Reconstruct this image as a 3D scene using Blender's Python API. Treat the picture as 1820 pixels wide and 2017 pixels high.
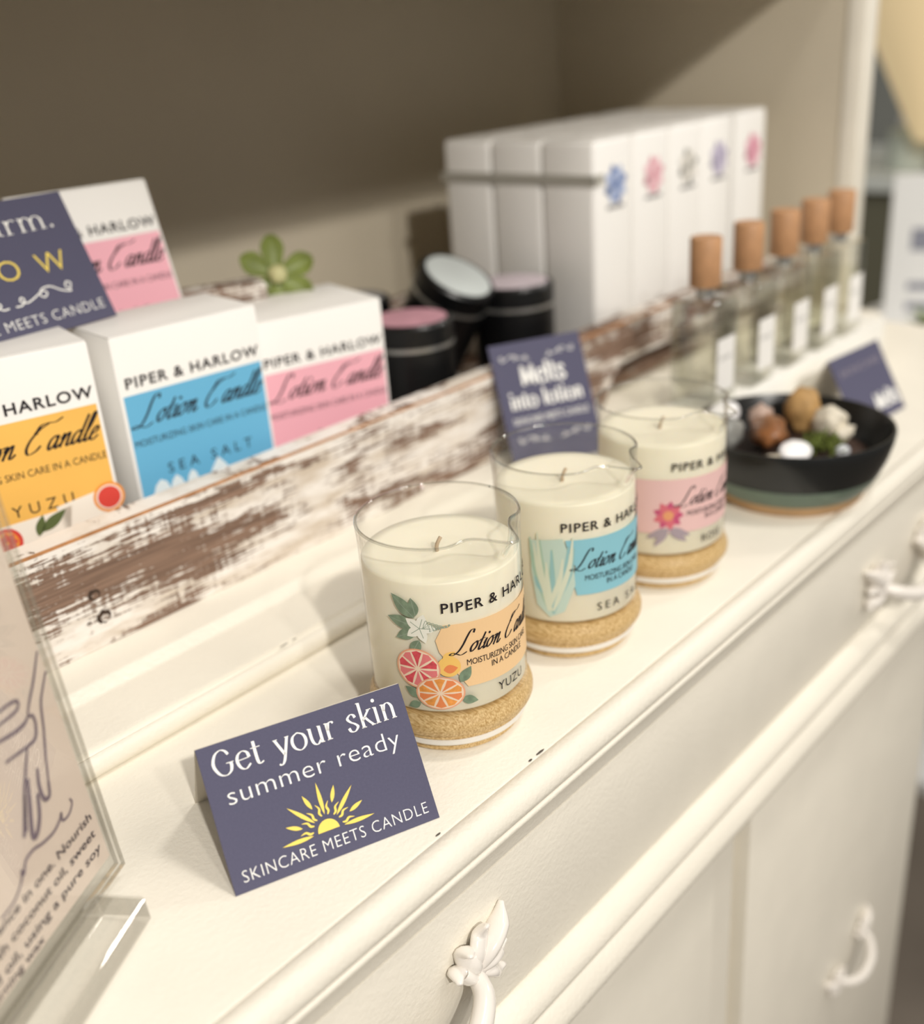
import bpy, bmesh, math, random
from mathutils import Vector, Matrix, noise
random.seed(7)
for o in list(bpy.data.objects): bpy.data.objects.remove(o, do_unlink=True)
SC = bpy.context.scene
COL = SC.collection
PI = math.pi

# ------------------------------------------------------------------ camera
W, H = 1820, 2017
F_PX = 2098.376
X_AX = Vector((0.65656, -0.34496, 0.67077))
Y_AX = Vector((-0.75119, -0.21879, 0.62277))
Z_AX = Vector((-0.06807, -0.91276, -0.40278))     # world axes seen in camera space (x right, y down, z forward)
CAM = Vector((0, 0, 0.30))
cd = bpy.data.cameras.new('camera'); cam = bpy.data.objects.new('camera', cd); COL.objects.link(cam)
right = Vector((X_AX.x, Y_AX.x, Z_AX.x)); down = Vector((X_AX.y, Y_AX.y, Z_AX.y)); fwd = Vector((X_AX.z, Y_AX.z, Z_AX.z))
M = Matrix((right, -down, -fwd)).transposed().to_4x4(); M.translation = CAM
cam.matrix_world = M
cd.sensor_fit = 'HORIZONTAL'; cd.sensor_width = 36; cd.lens = 36 * F_PX / W
cd.clip_start = 0.02; cd.clip_end = 50
cd.dof.use_dof = True; cd.dof.focus_distance = 0.465; cd.dof.aperture_fstop = 4.5
SC.camera = cam

# ------------------------------------------------------------------ light
wd = bpy.data.worlds.new('world'); SC.world = wd; wd.use_nodes = True
bg = wd.node_tree.nodes['Background']; bg.inputs[0].default_value = (1.0, 0.965, 0.91, 1); bg.inputs[1].default_value = 0.27
def lamp(name, loc, power, radius, col=(1, .952, .885)):
    l = bpy.data.lights.new(name, 'POINT'); l.energy = power; l.shadow_soft_size = radius; l.color = col
    o = bpy.data.objects.new(name, l); COL.objects.link(o); o.location = loc
lamp('ceiling_spot', (-.77, -1.9, 1.8), 212, .05)
lamp('ceiling_spot', (-.35, -2.1, 1.8), 50, .06)
lamp('ceiling_spot', (.75, -.25, 1.75), 36, .12)
lamp('front_right_fill', (1.1, -1.5, 1.9), 50, .6)  # added soft fill from the front right, not a fixture of the shop
lamp('ceiling_spot', (2.6, -.4, 1.7), 40, .12)
SC.view_settings.view_transform = 'Standard'; SC.view_settings.look = 'None'
SC.view_settings.exposure = -0.05; SC.view_settings.gamma = 1; SC.view_settings.use_curve_mapping = False

# ------------------------------------------------------------------ materials
def lin(c):
    if isinstance(c, str):
        c = [int(c[i:i+2], 16) / 255 for i in (0, 2, 4)]
    return tuple((x / 12.92 if x <= .04045 else ((x + .055) / 1.055) ** 2.4) for x in c) + (1,)
def mat(name, col, rough=.5, spec=.5, bump=0, bscale=200, var=0, vscale=20, metal=0, sss=0, coat=0):
    m = bpy.data.materials.new(name); m.use_nodes = True
    nt = m.node_tree; p = nt.nodes['Principled BSDF']
    p.inputs['Base Color'].default_value = lin(col); p.inputs['Roughness'].default_value = rough
    p.inputs['Specular IOR Level'].default_value = spec; p.inputs['Metallic'].default_value = metal
    if coat: p.inputs['Coat Weight'].default_value = coat; p.inputs['Coat Roughness'].default_value = .15
    if sss:
        p.inputs['Subsurface Weight'].default_value = sss; p.inputs['Subsurface Radius'].default_value = (1, .8, .5); p.inputs['Subsurface Scale'].default_value = .008
    tc = nt.nodes.new('ShaderNodeTexCoord')
    if bump:
        n = nt.nodes.new('ShaderNodeTexNoise'); n.inputs['Scale'].default_value = bscale; n.inputs['Detail'].default_value = 3
        b = nt.nodes.new('ShaderNodeBump'); b.inputs['Strength'].default_value = bump; b.inputs['Distance'].default_value = .001
        nt.links.new(tc.outputs['Object'], n.inputs['Vector']); nt.links.new(n.outputs['Fac'], b.inputs['Height']); nt.links.new(b.outputs[0], p.inputs['Normal'])
    if var:
        n = nt.nodes.new('ShaderNodeTexNoise'); n.inputs['Scale'].default_value = vscale; n.inputs['Detail'].default_value = 4
        r = nt.nodes.new('ShaderNodeValToRGB'); c = lin(col)
        r.color_ramp.elements[0].position = .3; r.color_ramp.elements[1].position = .7
        r.color_ramp.elements[0].color = tuple(x * (1 - var) for x in c[:3]) + (1,); r.color_ramp.elements[1].color = tuple(min(1, x * (1 + var)) for x in c[:3]) + (1,)
        nt.links.new(tc.outputs['Object'], n.inputs['Vector']); nt.links.new(n.outputs['Fac'], r.inputs[0]); nt.links.new(r.outputs[0], p.inputs['Base Color'])
    return m
def clear(name, tint=(1, 1, 1, 1), lo=.03, hi=.75, pw=4.0, rough=.02):
    """thin clear glass or acrylic: see-through with a fresnel-like gloss"""
    m = bpy.data.materials.new(name); m.use_nodes = True; nt = m.node_tree; nt.nodes.clear()
    out = nt.nodes.new('ShaderNodeOutputMaterial'); mix = nt.nodes.new('ShaderNodeMixShader')
    t = nt.nodes.new('ShaderNodeBsdfTransparent'); t.inputs[0].default_value = tint
    g = nt.nodes.new('ShaderNodeBsdfGlossy'); g.inputs['Roughness'].default_value = rough
    lw = nt.nodes.new('ShaderNodeLayerWeight'); lw.inputs['Blend'].default_value = .5
    p = nt.nodes.new('ShaderNodeMath'); p.operation = 'POWER'; p.inputs[1].default_value = pw
    ml = nt.nodes.new('ShaderNodeMath'); ml.operation = 'MULTIPLY_ADD'; ml.inputs[1].default_value = hi; ml.inputs[2].default_value = lo
    nt.links.new(lw.outputs['Facing'], p.inputs[0]); nt.links.new(p.outputs[0], ml.inputs[0]); nt.links.new(ml.outputs[0], mix.inputs[0])
    nt.links.new(t.outputs[0], mix.inputs[1]); nt.links.new(g.outputs[0], mix.inputs[2]); nt.links.new(mix.outputs[0], out.inputs[0])
    return m
def whitewash(name):
    """chippy white paint over brown boards, grain along x"""
    m = bpy.data.materials.new(name); m.use_nodes = True; nt = m.node_tree; p = nt.nodes['Principled BSDF']; L = nt.links.new
    tc = nt.nodes.new('ShaderNodeTexCoord')
    def mapn(sc):
        mp = nt.nodes.new('ShaderNodeMapping'); mp.inputs['Scale'].default_value = sc; L(tc.outputs['Object'], mp.inputs['Vector']); return mp
    def nz(sc, det, rough=.6, dist=0):
        n = nt.nodes.new('ShaderNodeTexNoise'); n.inputs['Scale'].default_value = 1; n.inputs['Detail'].default_value = det; n.inputs['Roughness'].default_value = rough
        n.inputs['Distortion'].default_value = dist; L(mapn(sc).outputs[0], n.inputs['Vector']); return n.outputs['Fac']
    def ma(op, a, b):
        n = nt.nodes.new('ShaderNodeMath'); n.operation = op
        for i, v in enumerate((a, b)):
            if isinstance(v, (int, float)): n.inputs[i].default_value = v
            else: L(v, n.inputs[i])
        return n.outputs[0]
    big = nz((9, 9, 42), 3, .5, .4); fine = nz((38, 60, 620), 5, .65, .2); cross = nz((330, 60, 26), 3); spk = nz((150, 150, 420), 3)
    s = ma('ADD', ma('MULTIPLY', big, 1.25), ma('MULTIPLY', fine, 1.0)); s = ma('ADD', s, ma('MULTIPLY', cross, .30)); s = ma('ADD', s, ma('MULTIPLY', spk, .25))
    r = nt.nodes.new('ShaderNodeValToRGB'); r.color_ramp.elements[0].position = .495; r.color_ramp.elements[1].position = .511
    L(ma('MULTIPLY', s, .357), r.inputs[0])
    wood = nt.nodes.new('ShaderNodeValToRGB'); wood.color_ramp.elements[0].color = lin('604a3d'); wood.color_ramp.elements[1].color = lin('9a7d6a')
    wood.color_ramp.elements[0].position = .3; wood.color_ramp.elements[1].position = .72; L(nz((14, 30, 480), 4), wood.inputs[0])
    wh = nt.nodes.new('ShaderNodeValToRGB'); wh.color_ramp.elements[0].color = lin('cdbfae'); wh.color_ramp.elements[1].color = lin('efe9e2')
    wh.color_ramp.elements[0].position = .34; wh.color_ramp.elements[1].position = .56; L(nz((20, 20, 90), 4), wh.inputs[0])
    mx = nt.nodes.new('ShaderNodeMix'); mx.data_type = 'RGBA'; L(r.outputs[0], mx.inputs[0]); L(wood.outputs[0], mx.inputs[6]); L(wh.outputs[0], mx.inputs[7])
    L(mx.outputs[2], p.inputs['Base Color']); p.inputs['Roughness'].default_value = .75
    b = nt.nodes.new('ShaderNodeBump'); b.inputs['Strength'].default_value = .5; b.inputs['Distance'].default_value = .0006; L(r.outputs[0], b.inputs['Height']); L(b.outputs[0], p.inputs['Normal'])
    return m
def bamboo(name):
    m = bpy.data.materials.new(name); m.use_nodes = True; nt = m.node_tree; p = nt.nodes['Principled BSDF']; L = nt.links.new
    tc = nt.nodes.new('ShaderNodeTexCoord'); mp = nt.nodes.new('ShaderNodeMapping'); mp.inputs['Scale'].default_value = (1500, 90, 1100); mp.inputs['Rotation'].default_value = (0, 0, .35)
    n = nt.nodes.new('ShaderNodeTexNoise'); n.inputs['Scale'].default_value = 1; n.inputs['Detail'].default_value = 3
    r = nt.nodes.new('ShaderNodeValToRGB'); r.color_ramp.elements[0].color = lin('b08c54'); r.color_ramp.elements[1].color = lin('dcbf8c'); r.color_ramp.elements[0].position = .34; r.color_ramp.elements[1].position = .64
    L(tc.outputs['Object'], mp.inputs['Vector']); L(mp.outputs[0], n.inputs['Vector']); L(n.outputs['Fac'], r.inputs[0]); L(r.outputs[0], p.inputs['Base Color']); p.inputs['Roughness'].default_value = .4
    return m
CREAM = mat('cream_paint', 'ebe5d7', .42, .5, bump=.35, bscale=420, var=.025, vscale=25)
TAUPE = mat('taupe_paint', 'cdc3af', .6, .3, var=.03, vscale=6)
GLOSSW = mat('white_enamel', 'ece6de', .18, .6)
NAVY = mat('slate_card', '57566c', .75, .25, bump=.1, bscale=1500, var=.04, vscale=900)
CARDW = mat('card_back', 'dcd4c4', .8, .2)
INKW = mat('white_ink', 'f8f7f3', .6, .2); INKK = mat('black_ink', '231d22', .6, .3); INKY = mat('yellow_ink', 'f7dc6a', .6, .3)
CARTON = mat('white_carton', 'f4f2ee', .55, .35)
BLUE = mat('sky_blue_print', '6cb6dc', .6, .3); ORANGE = mat('amber_print', 'f8c161', .6, .3, var=.04, vscale=30); PINK = mat('pink_print', 'f2b3c0', .6, .3)
WOODW = whitewash('whitewashed_wood'); BARE = mat('bare_wood', 'a8774d', .7, .2, var=.25, vscale=120)
KNOT = mat('knot_wood', '4a3c33', .8, .2, var=.5, vscale=300); CHIP = mat('chipped_paint', '5c5650', .8, .2)
BAMBOO = bamboo('bamboo'); SILI = mat('silicone', 'e8e4dc', .35, .4); WAX = mat('soy_wax', 'f3ecd6', .45, .35, bump=.25, bscale=60, sss=.25)
WICK = mat('wick_cotton', 'b9a58c', .9, .1)
GLASS = clear('beaker_glass', (.985, .985, .975, 1), .025, .7, 4.5); GRIM = clear('glass_edge', (.965, .965, .955, 1), .10, .5, 2.5)
ACRYL = clear('acrylic', (.97, .97, .965, 1), .05, .6, 3.5); ACREDGE = clear('acrylic_edge', (.74, .73, .70, 1), .18, .6, 2)
BGLASS = clear('bottle_glass', (.94, .945, .92, 1), .09, .7, 2.5); OIL = clear('pale_oil', (.975, .975, .94, 1), .02, .2, 3)
BLACK = mat('black_tin', '0b0c0e', .35, .5); SILVER = mat('silver_band', 'b9b9b6', .3, .5, metal=.8)
LIDGREY = mat('grey_lid_print', '9b9a9c', .4, .4); LIDPINK = mat('rose_lid_print', 'c593a0', .5, .4, var=.15, vscale=60); LIDPALE = mat('pale_lid_print', 'c9bcc4', .4, .4, var=.08, vscale=60); LIDSILV = mat('silver_lid_print', 'c3cac9', .35, .5)
CAPWOOD = mat('beech_cap', 'bd9069', .5, .3, var=.12, vscale=90)
PAPER = mat('blush_paper', 'f0dfd0', .8, .2); INKP = mat('plum_ink', '7d6f78', .8, .2)

# ------------------------------------------------------------------ mesh helpers
def finish(name, bm, m, parent=None, smooth=False, recalc=True):
    if recalc: bmesh.ops.recalc_face_normals(bm, faces=bm.faces)
    me = bpy.data.meshes.new(name); bm.to_mesh(me); bm.free()
    for x in (m if isinstance(m, (list, tuple)) else [m]): me.materials.append(x)
    if smooth:
        for p in me.polygons: p.use_smooth = True
    o = bpy.data.objects.new(name, me); COL.objects.link(o)
    if parent: o.parent = parent
    return o
def sharp(o, ang=35):
    me = o.data
    for p in me.polygons: p.use_smooth = True
    try: me.set_sharp_from_angle(angle=math.radians(ang))
    except Exception: pass
    return o
def tag(o, label, cat, group=None, kind=None):
    if label: o['label'] = label
    if cat: o['category'] = cat
    if group: o['group'] = group
    if kind: o['kind'] = kind
    return o
def thing(name, label, cat, loc=(0, 0, 0), rotz=0, group=None, mw=None):
    o = bpy.data.objects.new(name, None); COL.objects.link(o); o.empty_display_size = .02
    if mw is not None: o.matrix_world = mw
    else: o.location = loc; o.rotation_euler = (0, 0, rotz)
    return tag(o, label, cat, group)
def frame_mat(O, u, v):
    u = Vector(u).normalized(); v = Vector(v).normalized(); n = u.cross(v)
    m = Matrix((u, v, n)).transposed().to_4x4(); m.translation = Vector(O); return m
def box(bm, a, b, bevel=0, seg=2, mi=0):
    x0, y0, z0 = a; x1, y1, z1 = b
    vs = [bm.verts.new(p) for p in ((x0, y0, z0), (x1, y0, z0), (x1, y1, z0), (x0, y1, z0), (x0, y0, z1), (x1, y0, z1), (x1, y1, z1), (x0, y1, z1))]
    fs = [bm.faces.new([vs[i] for i in q]) for q in ((3, 2, 1, 0), (4, 5, 6, 7), (0, 1, 5, 4), (1, 2, 6, 5), (2, 3, 7, 6), (3, 0, 4, 7))]
    for f in fs: f.material_index = mi
    if bevel:
        es = set(e for f in fs for e in f.edges)
        bmesh.ops.bevel(bm, geom=list(es), offset=bevel, segments=seg, profile=.5, affect='EDGES')
def boxo(name, a, b, m, parent=None, bevel=0, seg=2):
    bm = bmesh.new(); box(bm, a, b, bevel, seg); o = finish(name, bm, m, parent)
    return sharp(o) if bevel else o
def extrude_x(prof, x0, x1):
    """closed (y, z) profile swept along x"""
    bm = bmesh.new()
    a = [bm.verts.new((x0, y, z)) for y, z in prof]; b = [bm.verts.new((x1, y, z)) for y, z in prof]; n = len(prof)
    for i in range(n): bm.faces.new((a[i], a[(i + 1) % n], b[(i + 1) % n], b[i]))
    bm.faces.new(a[::-1]); bm.faces.new(b)
    return bm
def lathe(prof, seg=64, bm=None, c=(0, 0)):
    bm = bm or bmesh.new(); rings = []
    for r, z in prof:
        if r < 1e-6: rings.append([bm.verts.new((c[0], c[1], z))])
        else: rings.append([bm.verts.new((c[0] + r * math.cos(2 * PI * i / seg), c[1] + r * math.sin(2 * PI * i / seg), z)) for i in range(seg)])
    for A, B in zip(rings, rings[1:]):
        if len(A) == 1 and len(B) == 1: continue
        for i in range(seg):
            j = (i + 1) % seg
            if len(A) == 1: bm.faces.new((A[0], B[j], B[i]))
            elif len(B) == 1: bm.faces.new((A[i], A[j], B[0]))
            else: bm.faces.new((A[i], A[j], B[j], B[i]))
    return bm
def spline(pts, n=8):
    pts = [Vector(p) for p in pts]
    if len(pts) < 3: return [pts[0].lerp(pts[-1], i / n) for i in range(n + 1)]
    P = [2 * pts[0] - pts[1]] + pts + [2 * pts[-1] - pts[-2]]; out = []
    for i in range(1, len(P) - 2):
        p0, p1, p2, p3 = P[i - 1:i + 3]
        for k in range(n):
            t = k / n
            out.append(.5 * ((2 * p1) + (p2 - p0) * t + (2 * p0 - 5 * p1 + 4 * p2 - p3) * t * t + (3 * p1 - p0 - 3 * p2 + p3) * t ** 3))
    out.append(pts[-1]); return out
def tube(bm, pts, rad, seg=10, flat=1.0):
    pts = [Vector(p) for p in pts]; n = len(pts); rings = []
    up = Vector((0, 0, 1)); t0 = (pts[1] - pts[0]).normalized()
    if abs(t0.dot(up)) > .95: up = Vector((0, 1, 0))
    a = t0.cross(up).normalized()
    for i, p in enumerate(pts):
        t = (pts[min(i + 1, n - 1)] - pts[max(i - 1, 0)]).normalized()
        a = (a - t * a.dot(t)).normalized(); b = t.cross(a)
        r = rad(i / (n - 1)) if callable(rad) else rad
        rings.append([bm.verts.new(p + a * math.cos(2 * PI * k / seg) * r + b * math.sin(2 * PI * k / seg) * r * flat) for k in range(seg)])
    for A, B in zip(rings, rings[1:]):
        for k in range(seg): bm.faces.new((A[k], A[(k + 1) % seg], B[(k + 1) % seg], B[k]))
    bm.faces.new(rings[0][::-1]); bm.faces.new(rings[-1])
def blob(bm, c, r, rough=.15, sc=9, sub=3, seed=0):
    res = bmesh.ops.create_icosphere(bm, subdivisions=sub, radius=1)
    for v in res['verts']:
        d = v.co.copy(); k = 1 + rough * noise.noise(d * sc * .25 + Vector((seed, seed * 2, 0)))
        v.co = Vector(c) + Vector((d.x * r[0], d.y * r[1], d.z * r[2])) * k

# ------------------------------------------------------------------ print: flat artwork in millimetres
class Art:
    """polygons (x, y in mm) with a material slot and a layer; laid on a flat face or wrapped round a cylinder"""
    def __init__(s): s.polys = []
    def poly(s, pts, mi=0, lay=0): s.polys.append(([(p[0], p[1]) for p in pts], mi, lay)); return s
    def rect(s, x0, y0, x1, y1, mi=0, lay=0): return s.poly([(x0, y0), (x1, y0), (x1, y1), (x0, y1)], mi, lay)
    def disc(s, x, y, r, mi=0, lay=0, n=32, ry=None, a0=0, a1=2 * PI):
        ry = ry or r; return s.poly([(x + r * math.cos(a0 + (a1 - a0) * i / n), y + ry * math.sin(a0 + (a1 - a0) * i / n)) for i in range(n if a1 - a0 > 6.2 else n + 1)], mi, lay)
    def petal(s, x, y, ang, l, w, mi=0, lay=0, r0=0, n=9):
        ca, sa = math.cos(ang), math.sin(ang); up = []; dn = []
        for i in range(n + 1):
            t = i / n; h = w * math.sin(PI * t ** .85) ; d = r0 + (l - r0) * t
            up.append((x + d * ca - h * sa, y + d * sa + h * ca)); dn.append((x + d * ca + h * sa, y + d * sa - h * ca))
        return s.poly(up + dn[-2:0:-1], mi, lay)
    def stroke(s, pts, wf, mi=0, lay=0, n=8, sp=True):
        P = spline([(p[0], p[1], 0) for p in pts], n) if sp else [Vector((p[0], p[1], 0)) for p in pts]
        L, Rr = [], []
        for i, p in enumerate(P):
            t = (P[min(i + 1, len(P) - 1)] - P[max(i - 1, 0)])
            t = t.normalized() if t.length > 1e-9 else Vector((1, 0, 0)); nn = Vector((-t.y, t.x, 0))
            w = (wf(t, i / (len(P) - 1)) if callable(wf) else wf) / 2
            L.append(p + nn * w); Rr.append(p - nn * w)
        for i in range(len(P) - 1): s.poly([L[i], L[i + 1], Rr[i + 1], Rr[i]], mi, lay)
        return s
    def text(s, body, x0, x1, y0, y1, mi=0, lay=1, track=1.0, weight=0.0, ref=None):
        """sans lettering fitted so that its capitals run y0..y1 and its line x0..x1"""
        cu = bpy.data.curves.new('t', 'FONT'); cu.body = body; cu.space_character = track; cu.resolution_u = 3; cu.offset = weight
        o = bpy.data.objects.new('t', cu); COL.objects.link(o)
        def mesh():
            dg = bpy.context.evaluated_depsgraph_get(); return bpy.data.meshes.new_from_object(o.evaluated_get(dg))
        me = mesh(); vs = [v.co.copy() for v in me.vertices]; fs = [list(p.vertices) for p in me.polygons]; bpy.data.meshes.remove(me)
        bx0, bx1 = min(v.x for v in vs), max(v.x for v in vs)
        cu.body = ref or 'H'; me = mesh(); ch = max(v.co.y for v in me.vertices); bpy.data.meshes.remove(me)
        bpy.data.objects.remove(o); bpy.data.curves.remove(cu)
        sx = (x1 - x0) / (bx1 - bx0); sy = (y1 - y0) / ch
        for f in fs: s.polys.append(([(x0 + (vs[i].x - bx0) * sx, y0 + vs[i].y * sy) for i in f], mi, lay))
        return s
    def pen(s, glyphs, body, x0, x1, y0, xh, mi=0, lay=1, thin=.06, thick=.17, power=1.6, slant=0, gap=.22, n=7):
        """pen-drawn lettering: x-height 1, stroke swells with direction"""
        cur = 0; acc = []
        for ch in body:
            if ch == ' ': cur += .75; continue
            adv, strokes = glyphs[ch]
            for st in strokes:
                dot = len(st) == 1
                acc.append((dot, [(cur + p[0] + slant * p[1], p[1]) for p in st]))
            cur += adv + gap
        xs = [p[0] for d, st in acc for p in st]; a, b = min(xs), max(xs); sx = (x1 - x0) / (b - a); sy = xh
        wf = lambda t, u: (thin + (thick - thin) * abs(t.y) ** power) * sy
        for dot, st in acc:
            q = [(x0 + (p[0] - a) * sx, y0 + p[1] * sy) for p in st]
            if dot: s.disc(q[0][0], q[0][1], thick * .62 * sy, mi, lay, 12)
            elif len(st) == 2: s.stroke(q, wf, mi, lay, n=3, sp=False if len(q) == 2 else True)
            else: s.stroke(q, wf, mi, lay, n=n)
        return s
    def build(s, name, mats, parent, wrap=None, lift=.00012, maxe=2.2):
        bm = bmesh.new(); by = {}
        for pts, mi, lay in s.polys:
            try:
                f = bm.faces.new([bm.verts.new((p[0], p[1], lay)) for p in pts]); f.material_index = mi
            except ValueError: pass
        big = [f for f in bm.faces if len(f.verts) > 4]
        if big: bmesh.ops.triangulate(bm, faces=big)
        if wrap:
            for _ in range(6):
                es = [e for e in bm.edges if abs(e.verts[0].co.x - e.verts[1].co.x) > maxe]
                if not es: break
                bmesh.ops.subdivide_edges(bm, edges=es, cuts=1)
                ng = [f for f in bm.faces if len(f.verts) > 4]
                if ng: bmesh.ops.triangulate(bm, faces=ng)
        for v in bm.verts:
            x, y, l = v.co.x / 1000, v.co.y / 1000, v.co.z
            if wrap:
                r, th0 = wrap; th = th0 + x / r; rr = r + lift * (1 + l)
                v.co = (rr * math.cos(th), rr * math.sin(th), y)
            else: v.co = (x, y, lift * (1 + l))
        bm.normal_update()
        return finish(name, bm, mats, parent, recalc=False)
S = {  # upright serif letters
 'G': (1.3, [[(1.12, 1.12), (.95, 1.36), (.66, 1.46), (.28, 1.26), (.06, .72), (.3, .16), (.68, -.02), (1.02, .12), (1.16, .4), (1.16, .64)], [(.86, .64), (1.34, .64)]]),
 'e': (.86, [[(.07, .55), (.86, .58)], [(.86, .58), (.78, .88), (.5, 1.02), (.18, .86), (.06, .5), (.2, .12), (.5, -.02), (.86, .2)]]),
 't': (.6, [[(.26, 1.38), (.26, .3), (.38, .02), (.64, .1)], [(.0, 1.0), (.62, 1.0)]]),
 'y': (.9, [[(.06, 1.0), (.26, .55), (.5, .03)], [(.9, 1.0), (.6, .25), (.36, -.3), (.14, -.5), (-.02, -.42)], [(-.06, 1), (.24, 1)], [(.74, 1), (1.02, 1)]]),
 'o': (1.0, [[(.5, 1.02), (.16, .84), (.04, .5), (.16, .16), (.5, -.02), (.84, .16), (.96, .5), (.84, .84), (.5, 1.02)]]),
 'u': (.95, [[(.14, 1), (.14, .4), (.24, .08), (.48, -.02), (.76, .22)], [(.8, 1), (.8, 0)], [(-.02, 1), (.14, 1)], [(.66, 1), (.8, 1)], [(.8, .01), (.96, .01)]]),
 'r': (.6, [[(.16, 1), (.16, 0)], [(.16, .55), (.3, .92), (.5, 1.01), (.64, .9)], [(0, 1), (.16, 1)], [(0, .02), (.36, .02)]]),
 's': (.7, [[(.62, .78), (.54, .96), (.34, 1.02), (.1, .82), (.26, .58), (.5, .42), (.66, .2), (.4, -.02), (.14, .04), (.04, .26)]]),
 'k': (.85, [[(.16, 1.56), (.16, 0)], [(.76, 1), (.17, .42)], [(.36, .62), (.6, .3), (.86, .01)], [(0, 1.55), (.16, 1.55)], [(0, .02), (.34, .02)], [(.7, .02), (1.0, .02)], [(.58, 1), (.92, 1)]]),
 'i': (.34, [[(.16, 1), (.16, 0)], [(.16, 1.42)], [(0, 1), (.16, 1)], [(0, .02), (.34, .02)]]),
 'n': (.92, [[(.16, 1), (.16, 0)], [(.16, .6), (.32, .94), (.56, 1.01), (.76, .78), (.78, .4), (.78, 0)], [(0, 1), (.16, 1)], [(0, .02), (.34, .02)], [(.62, .02), (.96, .02)]]),
 'm': (1.5, [[(.16, 1), (.16, 0)], [(.16, .6), (.3, .94), (.5, 1.01), (.7, .78), (.72, .4), (.72, 0)], [(.72, .6), (.88, .94), (1.1, 1.01), (1.3, .78), (1.32, .4), (1.32, 0)], [(0, 1), (.16, 1)], [(0, .02), (.32, .02)], [(.58, .02), (.88, .02)], [(1.18, .02), (1.5, .02)]]),
 'a': (.86, [[(.14, .78), (.24, .97), (.46, 1.02), (.66, .88), (.68, .5), (.68, .14), (.86, .02)], [(.68, .6), (.34, .5), (.08, .26), (.22, .0), (.46, .02), (.68, .24)]]),
 'w': (1.3, [[(.04, 1), (.36, .02)], [(.36, .02), (.66, 1)], [(.66, 1), (.98, .02)], [(.98, .02), (1.28, 1)]]),
 'M': (1.6, [[(.16, 0), (.24, 1.45)], [(.24, 1.45), (.78, .08)], [(.78, .08), (1.32, 1.45)], [(1.32, 1.45), (1.42, 0)], [(0, .02), (.34, .02)], [(1.24, .02), (1.6, .02)]]),
 'l': (.34, [[(.16, 1.56), (.16, 0)], [(0, .02), (.34, .02)]]),
 '.': (.25, [[(.12, .1)]]),
}
J = {  # flowing script letters (slanted when drawn)
 'L': (1.3, [[(.95, 2.0), (.86, 2.35), (.52, 2.3), (.4, 1.7), (.36, .9), (.2, .25), (-.15, -.08), (-.55, -.02), (-.3, .14), (.2, -.02), (.7, -.16), (1.15, .1)]]),
 'o': (.72, [[(.4, 1.0), (.1, .75), (.04, .35), (.26, 0), (.56, .3), (.6, .7), (.4, 1.0), (.62, .92), (.85, 1.0)]]),
 't': (.42, [[(.24, 1.7), (.16, .9), (.14, .25), (.28, .0), (.55, .25)], [(-.08, 1.05), (.5, 1.1)]]),
 'i': (.36, [[(.06, .5), (.2, 1.0), (.16, .3), (.28, 0), (.5, .25)], [(.26, 1.5)]]),
 'n': (.78, [[(.06, .6), (.2, 1.0), (.14, 0)], [(.15, .3), (.36, .85), (.56, 1.0), (.58, .5), (.58, .1), (.74, .02), (.95, .3)]]),
 'C': (1.45, [[(.35, 1.7), (.5, 2.05), (.95, 2.15), (1.5, 2.1), (1.95, 2.35)], [(1.05, 2.1), (.5, 1.75), (.08, 1.05), (.02, .4), (.3, .0), (.75, .15), (1.0, .5)], [(.35, 1.7), (.28, 1.5), (.5, 1.45)]]),
 'a': (.72, [[(.56, .8), (.36, 1.0), (.1, .72), (.06, .28), (.22, 0), (.5, .4), (.6, .9)], [(.6, 1.0), (.56, .3), (.66, 0), (.9, .28)]]),
 'd': (.74, [[(.56, .8), (.36, 1.0), (.1, .72), (.06, .28), (.22, 0), (.5, .4), (.62, 1.0)], [(.68, 2.1), (.6, 1.0), (.56, .3), (.68, 0), (.92, .28)]]),
 'l': (.4, [[(.04, .4), (.3, 1.3), (.36, 2.05), (.22, 2.1), (.14, 1.2), (.14, .25), (.28, 0), (.5, .28)]]),
 'e': (.56, [[(.06, .4), (.4, .62), (.42, .92), (.24, 1.0), (.06, .6), (.08, .15), (.3, -.02), (.62, .3)]]),
}
def sunburst(a, cx, cy, k=1, mi=1):
    a.disc(cx, cy, 4.6 * k, mi, 1, 20, a0=0, a1=PI)
    for i in range(9):
        ang = PI * i / 8
        if i % 2 == 0: a.petal(cx, cy, ang, 20 * k, .85 * k, mi, 1, 6.6 * k)
        else: a.petal(cx, cy, ang, 18 * k, .85 * k, mi, 1, 11 * k)
    for i in range(8):
        ang = PI * (i + .5) / 8; c, s = math.cos(ang), math.sin(ang); sg = 1 if i >= 4 else -1
        P = lambda d, o: (cx + k * (d * c - o * s), cy + k * (d * s + o * c))
        a.stroke([P(6.4, 0), P(7.9, .45 * sg), P(9.6, -.3 * sg), P(11.8, .55 * sg)], lambda t, u: k * (.95 * math.sin(PI * min(1, .14 + u * .84)) + .06), mi, 1)
def swirl(a, cx, cy, k, mi=0, flip=1):
    P = lambda x, y: (cx + k * x * flip, cy + k * y)
    a.stroke([P(9, 1.5), P(9.8, 3), P(8.6, 3.6), P(7.8, 2.4), P(9, .8), P(6, 1.6), P(3, 3.4), P(0, 3.2), P(-1.2, 1.6), P(0, .8), P(1.2, 1.8), P(0, 2.6), P(-3, 1.4), P(-6, .4), P(-8, 1.2), P(-7.4, 2.2), P(-6.6, 1.4), P(-8, 0), P(-10, 0)], lambda t, u: k * .42, mi, 1)
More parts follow.
